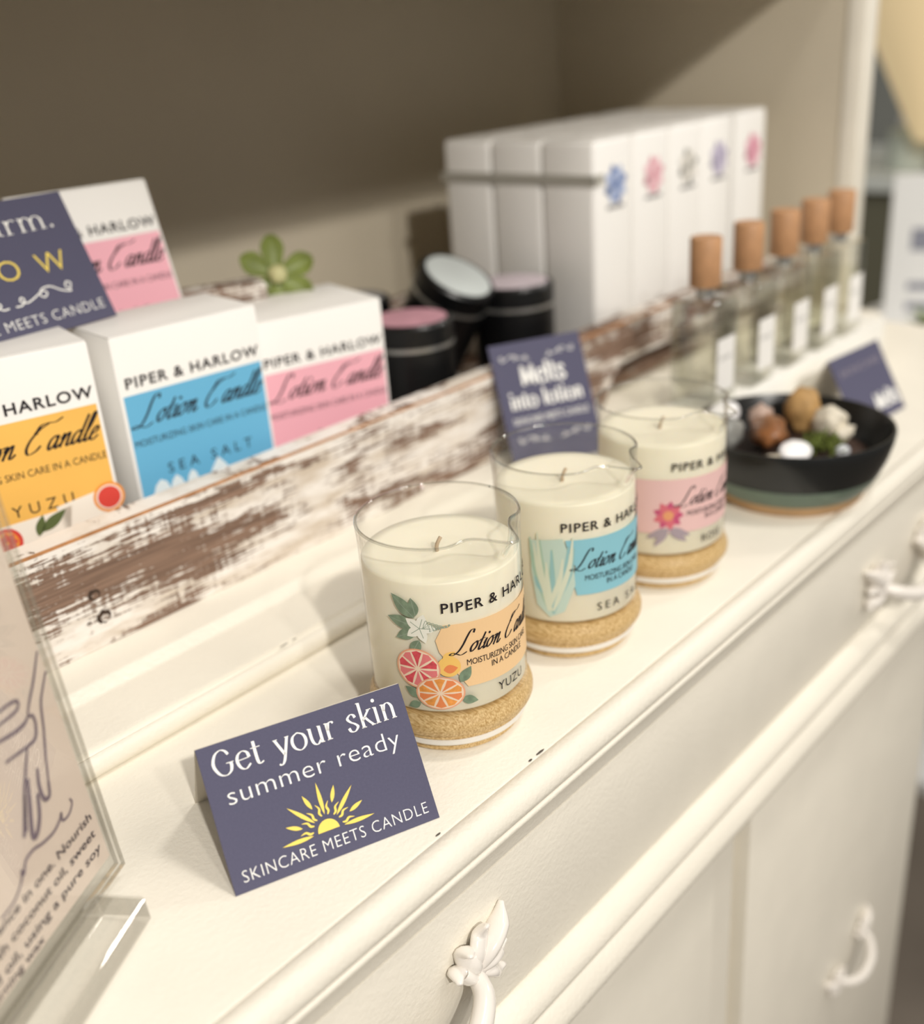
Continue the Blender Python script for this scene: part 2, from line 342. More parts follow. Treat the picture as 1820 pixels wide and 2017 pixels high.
def tent_card(label, O, u, v, w, h, thick=.0005, back=True, cat='sign card'):
    """card lying in the plane O, u, v; with a rear leaf folded at the top edge"""
    mw = frame_mat(O, u, v); t = thing('tent_card', label, cat, mw=mw)
    boxo('front_leaf', (0, 0, -thick), (w, h, 0), NAVY, t)
    if back:
        n = Vector(u).normalized().cross(Vector(v).normalized()); inv = mw.to_3x3().inverted()
        top = Vector((0, h, 0)); vv = Vector(v).normalized()
        # mirror the leaf through the vertical through the fold
        hz = Vector((vv.x, vv.y, 0)); vb = Vector((vv.x, vv.y, -vv.z)) * 1.0
        d = inv @ vb; q = [Vector((0, h, -thick)), Vector((w, h, -thick))]
        bm = bmesh.new(); a = [bm.verts.new(p) for p in q]; b = [bm.verts.new(p + d * h) for p in q]
        off = inv @ (Vector((-hz.x, -hz.y, 0)).normalized() * -.0005)
        a2 = [bm.verts.new(p.co + off) for p in a]; b2 = [bm.verts.new(p.co + off) for p in b]
        for f in ((a[0], a[1], b[1], b[0]), (a2[0], a2[1], b2[1], b2[0]), (a[0], b[0], b2[0], a2[0]), (a[1], b[1], b2[1], a2[1]), (b[0], b[1], b2[1], b2[0]), (a[0], a[1], a2[1], a2[0])): bm.faces.new(f)
        finish('back_leaf', bm, CARDW, t)
    return t

# ------------------------------------------------------------------ setting
FLOOR = -.86
def struct(name, a, b, m):
    return tag(boxo(name, a, b, m), None, None, kind='structure')
struct('floor', (-2.2, -3, FLOOR - .05), (4.6, 3.2, FLOOR), mat('floor_boards', '6f665c', .5, .4, var=.15, vscale=6))
struct('wall_back', (-2.2, .84, FLOOR), (1.12, .9, 1.6), mat('shop_wall', '8f8c84', .8, .2, var=.03, vscale=4))
struct('wall_right', (4.2, -3, FLOOR), (4.3, 3.2, 1.6), mat('far_wall', '8b8d88', .8, .2, var=.03, vscale=4))

# ------------------------------------------------------------------ dresser
DX0, DX1 = -.5, 1.12
dresser = thing('dresser', 'long cream painted dresser with moulded top edge and white leaf-shaped pulls', 'dresser', (0, 0, FLOOR))
def dz(o): o.location.z = -FLOOR; return o
# top board: slightly raised bead on the front edge, cove and fillet beneath
prof = [(.79, 0), (.2535, 0), (.2525, -.0006), (.2515, 0), (.2492, .0008), (.2462, .0004), (.2432, -.0014), (.2409, -.0042), (.2398, -.0075), (.2402, -.0105), (.2412, -.0115),
        (.2400, -.0122), (.2396, -.0135), (.2402, -.0148), (.2418, -.018), (.2432, -.0225), (.2440, -.0265), (.2462, -.0275), (.79, -.0275)]
o = dz(sharp(finish('top', extrude_x(prof, DX0, DX1), CREAM, dresser), 50))
dz(boxo('carcass', (DX0 + .02, .262, FLOOR + .09), (.868, .775, -.0275), CREAM, dresser))
dz(boxo('upper_carcass', (.868, .262, -.16), (DX1 - .02, .775, -.0275), CREAM, dresser))
dz(boxo('plinth', (DX0 + .02, .232, FLOOR), (.885, .775, FLOOR + .09), CREAM, dresser, .006))
def leaf_pull(parent, x, y, z, L=.042, tilt=0, sc=1.0):
    """cast pull: two clusters of curled leaves joined by a bowed bar; local y points out of the drawer"""
    bm = bmesh.new()
    for s in (-1, 1):
        c = Vector((s * L, 0, 0))
        for ang, ln, w, curl in ((8, .021, .0046, .006), (40, .031, .0056, .002), (74, .024, .0050, .009), (112, .019, .0048, .011), (-30, .022, .0046, .006), (-72, .016, .0042, .008), (152, .016, .0046, .010)):
            a = math.radians(ang); d = Vector((s * math.cos(a), 0, math.sin(a))); side = Vector((-d.z, 0, d.x))
            pts = spline([c - Vector((0, .003, 0)), c + d * ln * .35 - Vector((0, .0065, 0)) + side * .0012, c + d * ln * .72 - Vector((0, .0045, 0)) - side * .0014, c + d * ln - Vector((0, curl, 0))], 6)
            tube(bm, pts, lambda u, w=w: w * (.55 + .62 * math.sin(PI * min(1, .12 + .8 * u)) ) * (1 - .62 * max(0, u - .68) / .32), 10, .62)
            tube(bm, [p - Vector((0, w * .42, 0)) for p in pts[2:-5]], lambda u, w=w: w * .26 * (1.1 - .8 * u), 8)
        blob(bm, c - Vector((0, .005, 0)), (.0056, .0052, .0062), .2, 9, 2, s)
    pts = spline([(-L, -.004, 0), (-L * .86, -.0155, -.004), (-L * .45, -.024, -.010), (0, -.026, -.012), (L * .45, -.024, -.010), (L * .86, -.0155, -.004), (L, -.004, 0)], 8)
    tube(bm, pts, lambda u: .0027 + .0022 * math.sin(PI * u) + .0012 * abs(math.cos(PI * u)), 12)
    o = finish('handle', bm, GLOSSW, parent, smooth=True); o['label'] = 'white leafy cast pull'
    o.location = (x, y, z); o.rotation_euler = (0, tilt, 0); o.scale = (sc, sc, sc)
    return o
d = dz(boxo('drawer', (-.46, .2445, -.1085), (1.09, .30, -.0285), CREAM, dresser, .0012))
leaf_pull(d, .202, .2445, -.067); leaf_pull(d, .735, .2445, -.078)
rail = [(.30, -.1095), (.2445, -.1095), (.2415, -.1110), (.2360, -.1155), (.2335, -.1205), (.2340, -.1235), (.2362, -.1250), (.2345, -.1262), (.2318, -.1290), (.2290, -.1345), (.2285, -.1390), (.2310, -.1425), (.2375, -.1460), (.2445, -.1480), (.30, -.1480)]
dz(sharp(finish('mid_rail', extrude_x(rail, DX0 + .01, DX1 - .03), CREAM, dresser), 50))
for x0, x1, hx in ((-.44, .47, .10), (.516, .86, .715)):
    d = dz(boxo('door', (x0, .2445, FLOOR + .10), (x1, .275, -.1495), CREAM, dresser, .002))
    leaf_pull(d, hx, .2445, -.452, .036, -.35, .72)
bm = bmesh.new(); box(bm, (.470, .2475, FLOOR + .1), (.500, .27, -.149), .002)
dz(finish('stile', bm, CREAM, dresser))
def chip(parent, pts, r, seed):
    bm = bmesh.new()
    for i, (p, l) in enumerate(pts):
        n = 10; c = Vector(p)
        vs = [bm.verts.new(c + Vector((l * math.cos(2 * PI * k / n) * (1 + .4 * noise.noise(Vector((k * 1.7, seed, i)))), r * math.sin(2 * PI * k / n) * (1 + .5 * noise.noise(Vector((k * 1.3, seed + 5, i)))), 0))) for k in range(n)]
        bm.faces.new(vs)
    o = finish('paint_chip', bm, CHIP, parent); o['label'] = 'dark chip in the cream paint'; return o
dz(chip(dresser, [((.3135, .2533, .00025), .003), ((.306, .2532, .00025), .0012)], .0006, 1))
dz(chip(dresser, [((.244, .2537, .00025), .0016)], .0005, 2))

# ------------------------------------------------------------------ hutch (open shelf standing on the dresser)
hutch = thing('hutch', 'open hutch shelf on the dresser with taupe inside and cream moulded base', 'hutch', (0, 0, 0))
HX1, HY0, HYW = 1.074, .45, .793
prof = [(HYW, 0.0003), (.4085, 0.0003), (.4072, .0006), (.4048, .0026), (.4034, .0055), (.4036, .0088), (.4052, .0114), (.4074, .0122), (.4090, .0114), (.4098, .0120), (.4104, .0138), (.4122, .0146), (.4440, .0152), (.4462, .0160), (.4500, .0202), (.4520, .0210), (HYW, .0210)]
sharp(finish('base_moulding', extrude_x(prof, DX0 + .02, 1.10), CREAM, hutch), 45)
boxo('back_panel', (DX0, HYW, .0003), (1.10, HYW + .015, .42), TAUPE, hutch)
boxo('side_panel', (HX1, HY0 + .005, .0213), (HX1 + .022, HYW, .40), TAUPE, hutch)
boxo('front_stile', (HX1 - .002, HY0 - .015, .0213), (HX1 + .026, HY0 + .005, .40), CREAM, hutch, .003)
boxo('upper_shelf', (DX0, HY0, .362), (1.10, HYW, .392), TAUPE, hutch)
chip(hutch, [((.2935, .4083, .0138), .0032), ((.301, .4083, .0138), .0015)], .0005, 3)

# ------------------------------------------------------------------ whitewashed tray
tray = thing('wooden_tray', 'long whitewashed wooden tray with chipped paint holding the candle boxes', 'tray', (0, .4795, .0213), -.012)
def tpos(x, y, z): return (x, y, z)
TH = .0635
bm = bmesh.new()
# front board: foot, then a raised cut-out towards the right end
out = [(-.15, 0), (.686, 0), (.690, .004), (.694, .012), (.700, .022), (.712, .029), (.735, .031), (1.04, .031), (1.04, TH), (-.15, TH)]
def board(y0, y1):
    a = [bm.verts.new((x, y0, z)) for x, z in out]; b = [bm.verts.new((x, y1, z)) for x, z in out]; n = len(out)
    bm.faces.new(a); bm.faces.new(b[::-1])
    for i in range(n):
        f = bm.faces.new((a[i], a[(i + 1) % n], b[(i + 1) % n], b[i]))
        if 1 <= i <= 5: f.material_index = 1
board(.0005, .0185)
es = [e for e in bm.edges if abs(e.verts[0].co.z - TH) < 1e-5 and abs(e.verts[1].co.z - TH) < 1e-5]
bmesh.ops.bevel(bm, geom=es, offset=.0014, segments=1, affect='EDGES')
for f in bm.faces:
    f.normal_update()
bmesh.ops.recalc_face_normals(bm, faces=bm.faces)
for f in bm.faces:
    if f.normal.y < -.3 and f.normal.z > .3: f.material_index = 1
fb = finish('front_board', bm, [WOODW, BARE], tray)
boxo('back_board', (-.15, .235, .01), (1.04, .25, TH), WOODW, tray, .001)
boxo('floor_board', (-.15, .0187, .002), (1.04, .2348, .009), WOODW, tray)
boxo('end_board', (-.165, .0005, .0), (-.1502, .25, TH), WOODW, tray, .001)
def knot(x, z, r, k):
    bm = bmesh.new(); n = 20
    def ring(q, dx=0, dz_=0): return [bm.verts.new((x + dx + q * math.cos(2 * PI * i / n) * (1 + .35 * noise.noise(Vector((i * .9, k, 0)))), .0002, z + dz_ + q * .85 * math.sin(2 * PI * i / n) * (1 + .35 * noise.noise(Vector((i * .9, k, 3)))))) for i in range(n)]
    a, b = ring(r), ring(r * .55, r * .12, -r * .22)
    for i in range(n): bm.faces.new((a[i], a[(i + 1) % n], b[(i + 1) % n], b[i]))
    bm.faces.new(b).material_index = 1
    finish('knot', bm, [KNOT, WOODW], tray)
knot(.2326, .0165, .0042, 1); knot(.2300, .0305, .0036, 2); knot(.224, .0160, .0012, 4)

# ------------------------------------------------------------------ candle cartons
def carton(label, BL, u, v, w, h, d, col, name_txt, art='', lettering=True, cap=True):
    """folded carton with a printed front: local x across, y up, z out of the front"""
    t = thing('candle_box', label, 'box', mw=frame_mat(BL, u, v), group='lotion candle boxes in the tray')
    bm = bmesh.new(); box(bm, (0, 0, -d), (w, h, 0), .0012, 2)
    sharp(finish('carton', bm, CARTON, t))
    bm = bmesh.new(); box(bm, (.0006, h + .0001, -d + .001), (w - .0006, h + .0006, -.0008), 0)
    finish('lid_flap', bm, CARTON, t)
    W_, H_ = w * 1000, h * 1000; lt = H_ - 33
    a = Art().rect(2, max(lt - 88, 8), W_ - 2, lt, 0, 0)
    lb = a.build('label', [col], t)
    a = Art()
    a.text('PIPER & HARLOW', 4.5, W_ - 2.5, lt + 4, lt + 10, 0, 1, 1.15, .022)
    a.pen(J, 'Lotion Candle', 3.5, W_ - 3, lt - 18.5, 6.6, 0, 1, .065, .24, 1.4, .55, .1)
    a.text('MOISTURIZING SKIN CARE IN A CANDLE', 3.5, W_ - 2.5, lt - 30, lt - 26.2, 0, 1, 1.0)
    a.text(name_txt, 20 if len(name_txt) > 5 else 36, 76 if len(name_txt) > 5 else 68, lt - 50, lt - 44, 0, 1, 1.6)
    a.build('lettering', [INKK], lb)
    if art == 'citrus':
        b = Art(); y = lt - 53
        b.poly([(28, y), (60, y + 1), (66, y + 2), (62, y - 14), (26, y - 14)], 0, 2)
        b.disc(30, y - 9, 8, 1, 3); b.disc(30, y - 9, 6, 2, 4)
        for k in range(8): b.petal(30, y - 9, k * PI / 4, 5.6, 1.6, 1, 5, .8)
        b.petal(48, y - 8, .55, 17, 3, 3, 4); b.petal(46, y - 10, 1.2, 12, 2.5, 3, 4)
        b.disc(86, y + 1, 8.5, 2, 3); b.disc(86, y + 1, 7, 0, 4); b.disc(86, y + 1, 6.2, 1, 5)
        b.poly([(58, y + 3), (80, y + 6), (84, y - 10), (60, y - 12)], 0, 2)
        b.build('fruit_print', [mat('print_white', 'fbf3e6', .6), mat('print_red', 'e0473c', .6), mat('print_orange', 'f49a3c', .6), mat('print_leaf', '5d6b3c', .6)], lb)
    if art == 'waves':
        b = Art(); y = lt - 51
        for k, (x, dx) in enumerate(((14, 7), (24, 6), (34, 5), (52, 9))):
            b.poly([(x - dx, y - 12), (x + dx, y - 12), (x + dx * .5, y - 3 - k % 2), (x, y + (-1 if k < 3 else 1.5)), (x - dx * .5, y - 4)], 0, 2)
        b.build('foam_print', [mat('print_foam', 'e9f3f6', .6)], lb)
    return t
def uvec(a): return Vector((math.cos(a), math.sin(a), 0))
u_or = uvec(-.25); n_or = Vector((-u_or.y, u_or.x, 0)); BR = Vector((.2717, .5055, .0325))
carton('amber candle box marked YUZU at the left end of the tray', BR - .092 * u_or, u_or, Vector((0, 0, 1)) + .02 * n_or, .092, .1395, .062, ORANGE, 'YUZU', 'citrus')
u_b = Vector((.993, -.1179, 0)); carton('sky blue candle box marked SEA SALT between the amber and pink boxes', (.2892, .5168, .0307), u_b, (0, 0, 1), .092, .1369, .060, BLUE, 'SEA SALT', 'waves')
u_p = Vector((.9683, -.2498, 0)); carton('pink candle box beside the black tins, with the green succulent behind it', (.3927, .529, .0307), u_p, (0, 0, 1), .092, .1194, .072, PINK, 'ROSE')
# the second pink box leans back behind the slate card
n_k = Vector((.0995, .995, 0)); u_k = Vector((.995, -.0995, 0)); TRk = Vector((.3952, .6, .1588)) + Vector((0, 0, .0751)) + .0239 * n_k
vk = (Vector((0, 0, .0751)) + .0239 * n_k).normalized()
carton('pink candle box leaning back behind the slate card, highest of the boxes', TRk - .092 * u_k - vk * .137 , u_k, vk, .092, .137, .075, PINK, 'ROSE')

# ------------------------------------------------------------------ slate cards
# front card
BLc, BRc = Vector((.1699, .2936, .0003)), Vector((.2523, .2603, .0003)); uc = (BRc - BLc).normalized(); nc = Vector((-uc.y, uc.x, 0))
t = tent_card('slate tent card reading Get your skin summer ready with yellow sun', BLc, uc, Vector((0, 0, .0491)) + .0326 * nc, .0889, .0589)
fl = t.children[0]
a = Art(); a.pen(S, 'Get your skin', 5.3, 84, 45.7, 6.9, 0, 1, .05, .185, 1.8, 0, .2)
a.text('summer ready', 7.2, 82, 33.8, 41.0, 0, 1, 1.04, -.013, 'd'); a.text('SKINCARE MEETS CANDLE', 4.5, 85, 3.6, 8.2, 0, 1, 1.1, -.014)
sunburst(a, 42.4, 11.2); a.build('lettering', [INKW, INKY], fl)
# card on top of the boxes
BRg = Vector((.3227, .5604, .1690)); ug = Vector((.9943, .1067, 0)); ng = Vector((-ug.y, ug.x, 0))
t = tent_card('slate card reading GLOW in yellow, standing on top of the candle boxes', BRg - .118 * ug, ug, Vector((0, 0, .0691)) + .031 * ng, .118, .0757, back=False)
fl = t.children[0]; dx = 28
a = Art(); a.pen(S, 'warm.', dx + 20, dx + 76, 56.6, 7.6, 0, 1, .05, .185, 1.8, 0, .2)
a.text('G L O W', dx - 10, dx + 74.4, 32.3, 43.4, 1, 1, 1.25, -.012); swirl(a, dx + 52, 18.5, 1.9, 0); swirl(a, dx + 10, 18.5, 1.9, 0, -1)
a.text('SKINCARE MEETS CANDLE', dx - 24, dx + 85.3, 6.3, 11.8, 0, 1, 1.1, -.014); a.build('lettering', [INKW, INKY], fl)
# card leaning on the tray
um = Vector((.905, -.425, 0)).normalized(); nm = Vector((-um.y, um.x, 0)); vm = (Vector((0, 0, .0785)) + .0345 * nm).normalized()
BLm = CAM + (Vector((.5480, .4545, .0213)) - CAM) * .984 - vm * .0048
t = tent_card('slate card reading Melts into lotion, leaning on the tray behind the candles', BLm, um, vm, .0725, .0892, back=False)
fl = t.children[0]
a = Art(); swirl(a, 18, 76, 1.15, 0, -1); swirl(a, 54, 76, 1.15, 0)
a.pen(S, 'Melts', 20, 54, 58, 9.5, 0, 1, .1, .26, 1.4, 0, .2); a.pen(S, 'into lotion', 8, 65, 42, 7.6, 0, 1, .1, .26, 1.4, 0, .2)
a.text('SKINCARE MEETS CANDLE', 7, 67, 31, 35.5, 0, 1, 1.05); swirl(a, 20, 17, 1.2, 0, -1); swirl(a, 53, 17, 1.2, 0); a.build('lettering', [INKW], fl)
# far card by the bowl
BRf = Vector((.8596, .2916, .0003)); uf = uvec(-.1); nf = Vector((-uf.y, uf.x, 0))
t = tent_card('slate tent card beyond the dark bowl at the far end of the dresser', BRf - .078 * uf, uf, Vector((0, 0, .0527)) + .0295 * nf, .078, .0604)
fl = t.children[0]
a = Art(); a.text('SKINCARE', 8, 70, 44, 49, 0, 1); a.build('lettering', [mat('dim_ink', '8d8590', .7)], fl)
Art().pen(S, 'Melts', 40, 74, 8, 9, 0, 1, .1, .3).build('lettering', [INKW], fl)

# ------------------------------------------------------------------ lotion candles
def candle(label, x, y, style):
    t = thing('lotion_candle', label, 'candle', (x, y, .0003), 0, 'lotion candles along the dresser edge')
    # stand
    bm = lathe([(0, 0), (.0318, 0), (.0327, .0008), (.0327, .0042), (.0322, .0048), (0, .0048)])
    base = sharp(finish('bamboo_base', bm, BAMBOO, t), 40)
    bm = lathe([(.030, .0049), (.0352, .0049), (.0362, .006), (.0362, .0078), (.0354, .0086), (.030, .0086)]); sharp(finish('seal_ring', bm, SILI, base), 40)
    bm = lathe([(.028, .0087), (.0362, .0087), (.0368, .0094), (.0368, .0116), (.0388, .0124), (.0395, .014), (.0396, .0165), (.0390, .0186), (.0378, .0204), (.0374, .0226), (.028, .0226)]); sharp(finish('bamboo_collar', bm, BAMBOO, base), 40)
    # beaker with a pinched pouring lip towards -y
    z0, z1, R = .0233, .1062, .0372; nz, nt = 26, 144; bm = bmesh.new(); sp = -PI / 2 - .06
    def rad(th, k, inner):
        z = z0 + (z1 - z0) * k; s = max(0, (k - .80) / .20); s = s * s
        d = (th - sp + PI) % (2 * PI) - PI
        r = R + s * (.0108 * math.exp(-(d / .15) ** 2) - .0022 * math.exp(-((abs(d) - .42) / .16) ** 2))
        r += .0006 * s
        return r - (.0013 if inner else 0)
    def zz(th, k):
        z = z0 + (z1 - z0) * k; s = max(0, (k - .80) / .20) ** 2; d = (th - sp + PI) % (2 * PI) - PI
        return z + s * (.0012 * math.exp(-((abs(d) - .40) / .22) ** 2) - .0006 * math.exp(-(d / .15) ** 2))
    def ring(k, inner, dzz=0): return [bm.verts.new((rad(2 * PI * i / nt, k, inner) * math.cos(2 * PI * i / nt), rad(2 * PI * i / nt, k, inner) * math.sin(2 * PI * i / nt), zz(2 * PI * i / nt, k) + dzz)) for i in range(nt)]
    ks = [i / nz for i in range(nz + 1)]; rings = [ring(k, False) for k in ks] + [ring(k, True) for k in reversed(ks) if k > .68]
    for A, B in zip(rings, rings[1:]):
        for i in range(nt): bm.faces.new((A[i], A[(i + 1) % nt], B[(i + 1) % nt], B[i]))
    beaker = finish('glass_beaker', bm, GLASS, t, smooth=True)
    bm = bmesh.new(); pts = []
    for i in range(nt + 1):
        th = 2 * PI * i / nt; r = rad(th, 1, False) - .00065; pts.append(Vector((r * math.cos(th), r * math.sin(th), zz(th, 1))))
    tube(bm, pts, .00075, 8); finish('rim', bm, GRIM, beaker, smooth=True)
    # wax with a shallow well round the wick
    bm = lathe([(0, .0236), (.0354, .0236), (.0364, .025), (.0364, .0884), (.0356, .0899), (.030, .0898), (.016, .0890), (.006, .0884), (.0022, .0893), (0, .0894)], 72)
    finish('wax', bm, WAX, t, smooth=True)
    bm = bmesh.new(); tube(bm, spline([(-.003, -.001, .0888), (-.0032, -.0012, .0915), (-.0024, -.0018, .094), (-.001, -.002, .0955)], 4), .0009, 8); finish('wick', bm, WICK, t, smooth=True)
    wrap = (R, math.radians(-180)); A_ = lambda deg: math.radians(deg + 180) * R * 1000
    W1 = -40
    if style == 'yuzu':
        lb = Art().poly([(A_(-138), 69.5), (A_(W1 + 8), 69), (A_(W1 + 8), 36), (A_(-124), 37), (A_(-134), 48), (A_(-142), 56), (A_(-144), 62)], 0, 0).build('label', [mat('peach_print', 'f6cf9c', .5)], t, wrap)
        b = Art(); WH, LF, RD, ORG, RIND, YEL, PL = 0, 1, 2, 3, 4, 5, 6
        b.disc(A_(-136), 48.5, 5.2, YEL, 2); b.petal(A_(-140), 47, .1, 6.5, 2.2, 7, 3); b.petal(A_(-140), 52, .6, 7, 2, YEL, 3)
        for x, y, ang, l, w in ((-157, 73, 2.35, 15, 3.4), (-157, 69, 2.95, 14, 3.2), (-156, 67, 3.6, 12, 2.9), (-155, 62, 4.2, 9, 2.6), (-156, 74, 1.75, 9, 2.4)):
            b.petal(A_(x), y, ang, l, w, LF, 2); b.stroke([(A_(x), y), (A_(x) + l * math.cos(ang), y + l * math.sin(ang))], .35, PL, 3, 2)
        for k in range(5): b.petal(A_(-154), 68, 1.25 + k * 2 * PI / 5, 7.6, 2.3, WH, 4)
        for k in range(5): b.stroke([(A_(-154), 68), (A_(-154) + 5 * math.cos(1.25 + k * 1.2566), 68 + 5 * math.sin(1.25 + k * 1.2566))], .3, PL, 5, 2)
        for k in range(7):
            x, y = A_(-149) + 1.4 * k, 70 - k * .6; b.stroke([(A_(-152), 68), (x, y + 2), (x + 1.5, y - 3 + k)], .3, PL, 4); b.disc(x + 1.5, y - 3 + k, .55, PL, 4, 8)
        def citrus(cx, cy, r, ry, flesh, lay):
            b.disc(cx, cy, r, RIND, lay, 40, ry); b.disc(cx, cy, r * .93, 8, lay + 1, 40, ry * .93)
            for k in range(10):
                a0 = k * 2 * PI / 10 + .3; P = []
                for d, o in ((.1, 0), (.5, -.2), (.84, -.27), (.9, 0), (.84, .27), (.5, .2)):
                    P.append((cx + r * d * math.cos(a0 + o), cy + ry * d * math.sin(a0 + o)))
                b.poly(P, flesh[k % 2], lay + 2)
        citrus(A_(-158), 47.3, 10.4, 10.2, (RD, 9), 4); b.petal(A_(-129), 40, .95, 9, 2.6, LF, 4); b.petal(A_(-129), 31.5, -.35, 8, 2.3, LF, 4)
        b.petal(A_(-158), 32.5, 2.6, 8.5, 2.4, LF, 4); b.petal(A_(-158), 29.5, 3.6, 7, 2, LF, 4); citrus(A_(-143.5), 35.0, 11.2, 8.6, (ORG, 7), 8)
        b.build('fruit_print', [mat('petal_print', 'f0efe2', .5), mat('leaf_print', '7d9178', .5, var=.25, vscale=300), mat('ruby_flesh', 'd9505a', .5, var=.2, vscale=350), mat('orange_flesh', 'ee9d4b', .5, var=.15, vscale=350), mat('rind_print', 'eda985', .5), mat('yellow_wash', 'f7c86c', .5), mat('stem_print', '93a290', .5), mat('coral_flesh', 'ec8a52', .5), mat('pith_print', 'f6dcc0', .5), mat('rose_flesh', 'e87f80', .5)], lb, (R + .00018, wrap[1]), lift=.00003)
        nm, nx0, nx1, l2 = 'YUZU', -100.6, -74, True
    elif style == 'sea':
        lb = Art().poly([(A_(-144), 71), (A_(W1 + 8), 70.5), (A_(W1 + 8), 38.5), (A_(-136), 40), (A_(-139), 48), (A_(-136.5), 56), (A_(-142), 64)], 0, 0).build('label', [mat('aqua_print', '8ec8d6', .5)], t, wrap)
        b = Art(); random.seed(3)
        b.poly([(A_(-172), 70), (A_(-146), 72), (A_(-138), 58), (A_(-137), 46), (A_(-146), 31), (A_(-158), 27.5), (A_(-168), 34), (A_(-172), 52)], 0, 1)
        for k in range(16):
            x = -157 + random.uniform(-3, 3); dx = random.uniform(-15, 18); h = random.uniform(50, 75); xx = A_(x); 
            b.stroke([(xx, 29 + random.uniform(0, 4)), (xx + dx * .2, 40), (A_(x + dx * .8), (h + 40) / 2), (A_(x + dx), h)], lambda tt, u: 2.4 * math.sin(PI * min(1, .1 + u * .85)) + .3, 1 + k % 3, 2 + k % 3)
        b.build('coral_print', [mat('pale_aqua', 'c3d8cc', .5), mat('sage_wash', 'a9c8b4', .5), mat('teal_wash', '97c3c4', .5), mat('sand_wash', 'd9e0cb', .5)], lb, (R + .00018, wrap[1]), lift=.00003)
        nm, nx0, nx1, l2 = 'SEA SALT', -119.5, -60, True
    else:
        lb = Art().rect(A_(-171), 38, A_(W1 + 8), 70.6, 0, 0).build('label', [mat('rose_print', 'ecc4c0', .5)], t, wrap)
        b = Art(); cx, cy = A_(-142), 49
        for k in range(9): b.petal(cx, cy, k * 2 * PI / 9, 9, 2.6, k % 2, 1 + k % 2)
        b.disc(cx, cy, 3, 2, 4)
        for ang in (3.6, 4.1, 5.6, 5.9): b.petal(cx, cy - 8, ang, 14, 2.2, 3, 1)
        b.build('flower_print', [mat('magenta_petal', 'c9557a', .5), mat('coral_petal', 'dc6f7c', .5), mat('flower_eye', 'e8a070', .5), mat('mauve_leaf', 'a99aa2', .5)], lb, (R + .00018, wrap[1]), lift=.00003)
        nm, nx0, nx1, l2 = 'ROSE', -110, -85, True
    a = Art(); xs = {'yuzu': -138.2, 'sea': -146.8, 'rose': -139.5}[style]
    a.text('PIPER & HARLOW', A_(xs), A_(xs + 99), 75.5, 80.3, 0, 1, 1.15, .012)
    xl = {'yuzu': -135, 'sea': -140.7, 'rose': -137}[style]
    a.pen(J, 'Lotion Candle', A_(xl), A_(xl + 80), 54.6, 4.6, 0, 1, .06, .21, 1.4, .55, .1)
    a.text('MOISTURIZING SKIN CARE', A_(xl + 11.5), A_(xl + 71), 48, 51, 0, 1, .95); a.text('IN A CANDLE', A_(xl + 30), A_(xl + 62), 44, 47, 0, 1, .95)
    a.text(nm, A_(nx0), A_(nx1), 29.6, 34, 0, 1, 1.1 if len(nm) < 5 else 1.5)
    a.build('lettering', [INKK], lb, (R + .00022, wrap[1]), lift=.00006, maxe=1.5)
    return t
candle('lotion candle with citrus fruit label, nearest of the three', .3149, .3078, 'yuzu')
candle('lotion candle with pale blue coral label, middle of the three', .4122, .3086, 'sea')
candle('lotion candle with pink flower label next to the dark bowl', .5059, .3078, 'rose')

# ------------------------------------------------------------------ acrylic sign holder
BRs = Vector((.1491, .3412, .0062)); us = Vector((.875, .484, 0)).normalized(); ns = Vector((-us.y, us.x, 0)); vs_ = (Vector((0, 0, .1465)) + .0119 * ns).normalized()
SWm = .110; BLs = BRs - SWm * us
sign = thing('sign_holder', 'clear acrylic sign holder with a blush paper sheet at the near left end', 'sign', mw=frame_mat(BLs, us, vs_))
for nme, z0, z1 in (('front_pane', .0006, .0026), ('rear_pane', -.0026, -.0006)):
    bm = bmesh.new(); box(bm, (0, 0, z0), (SWm, .19, z1))
    for f in bm.faces:
        f.normal_update(); f.material_index = 0 if abs(f.normal.z) > .5 else 1
    finish(nme, bm, [ACRYL, ACREDGE], sign, recalc=False)
pp_ = boxo('paper_sheet', (.004, .008, -.0004), (SWm - .0045, .187, .0004), PAPER, sign)
a = Art()
rows = (('Skincare & fragrance in one. Nourish', 3, 103, 27.5, 31.6), ('your skin with coconut oil, sweet', 9, 103, 20.5, 24.6), ('almond oil, using a pure soy', 20, 103.5, 13.5, 17.6))
a.text(rows[0][0], -4, 102.5, 28.8, 32.4, 0, 1, 1, .01); a.text(rows[1][0], 2, 101.5, 21.6, 25.2, 0, 1, 1, .01); a.text(rows[2][0], 14, 102, 14.4, 18, 0, 1, 1, .01)
a.text('longer burning wax', 8, 60, 9.5, 12.6, 0, 1, 1, .01)
def ln(pts, w, mi=1): a.stroke(pts, lambda t, u: w * (.7 + .3 * math.sin(PI * u)), mi, 1)
ln([(104.5, 103), (98, 95), (92, 89), (89, 85)], 1.3); ln([(105.3, 94), (101, 89.5), (97.5, 85), (94.5, 76), (91, 67), (88, 58)], 1.3)
ln([(89, 85), (86, 84), (80, 84.5), (70, 87)], 1.6); ln([(70, 92), (84, 90.5), (87, 92.5), (84, 94.5), (70, 96)], 1.4); ln([(89, 85), (91.5, 84), (91.5, 80), (89, 76), (84, 76), (72, 78)], 1.5)
ln([(84, 76), (80, 70), (76, 64), (73, 58), (70, 50)], 1.4); ln([(88, 58), (86, 53), (83, 54), (83, 60), (85, 66)], 1.8); ln([(79, 66), (76, 58), (72, 47), (74, 45.5), (78, 50), (81, 58)], 2.2); ln([(75, 62), (71, 54), (68, 49)], 2)
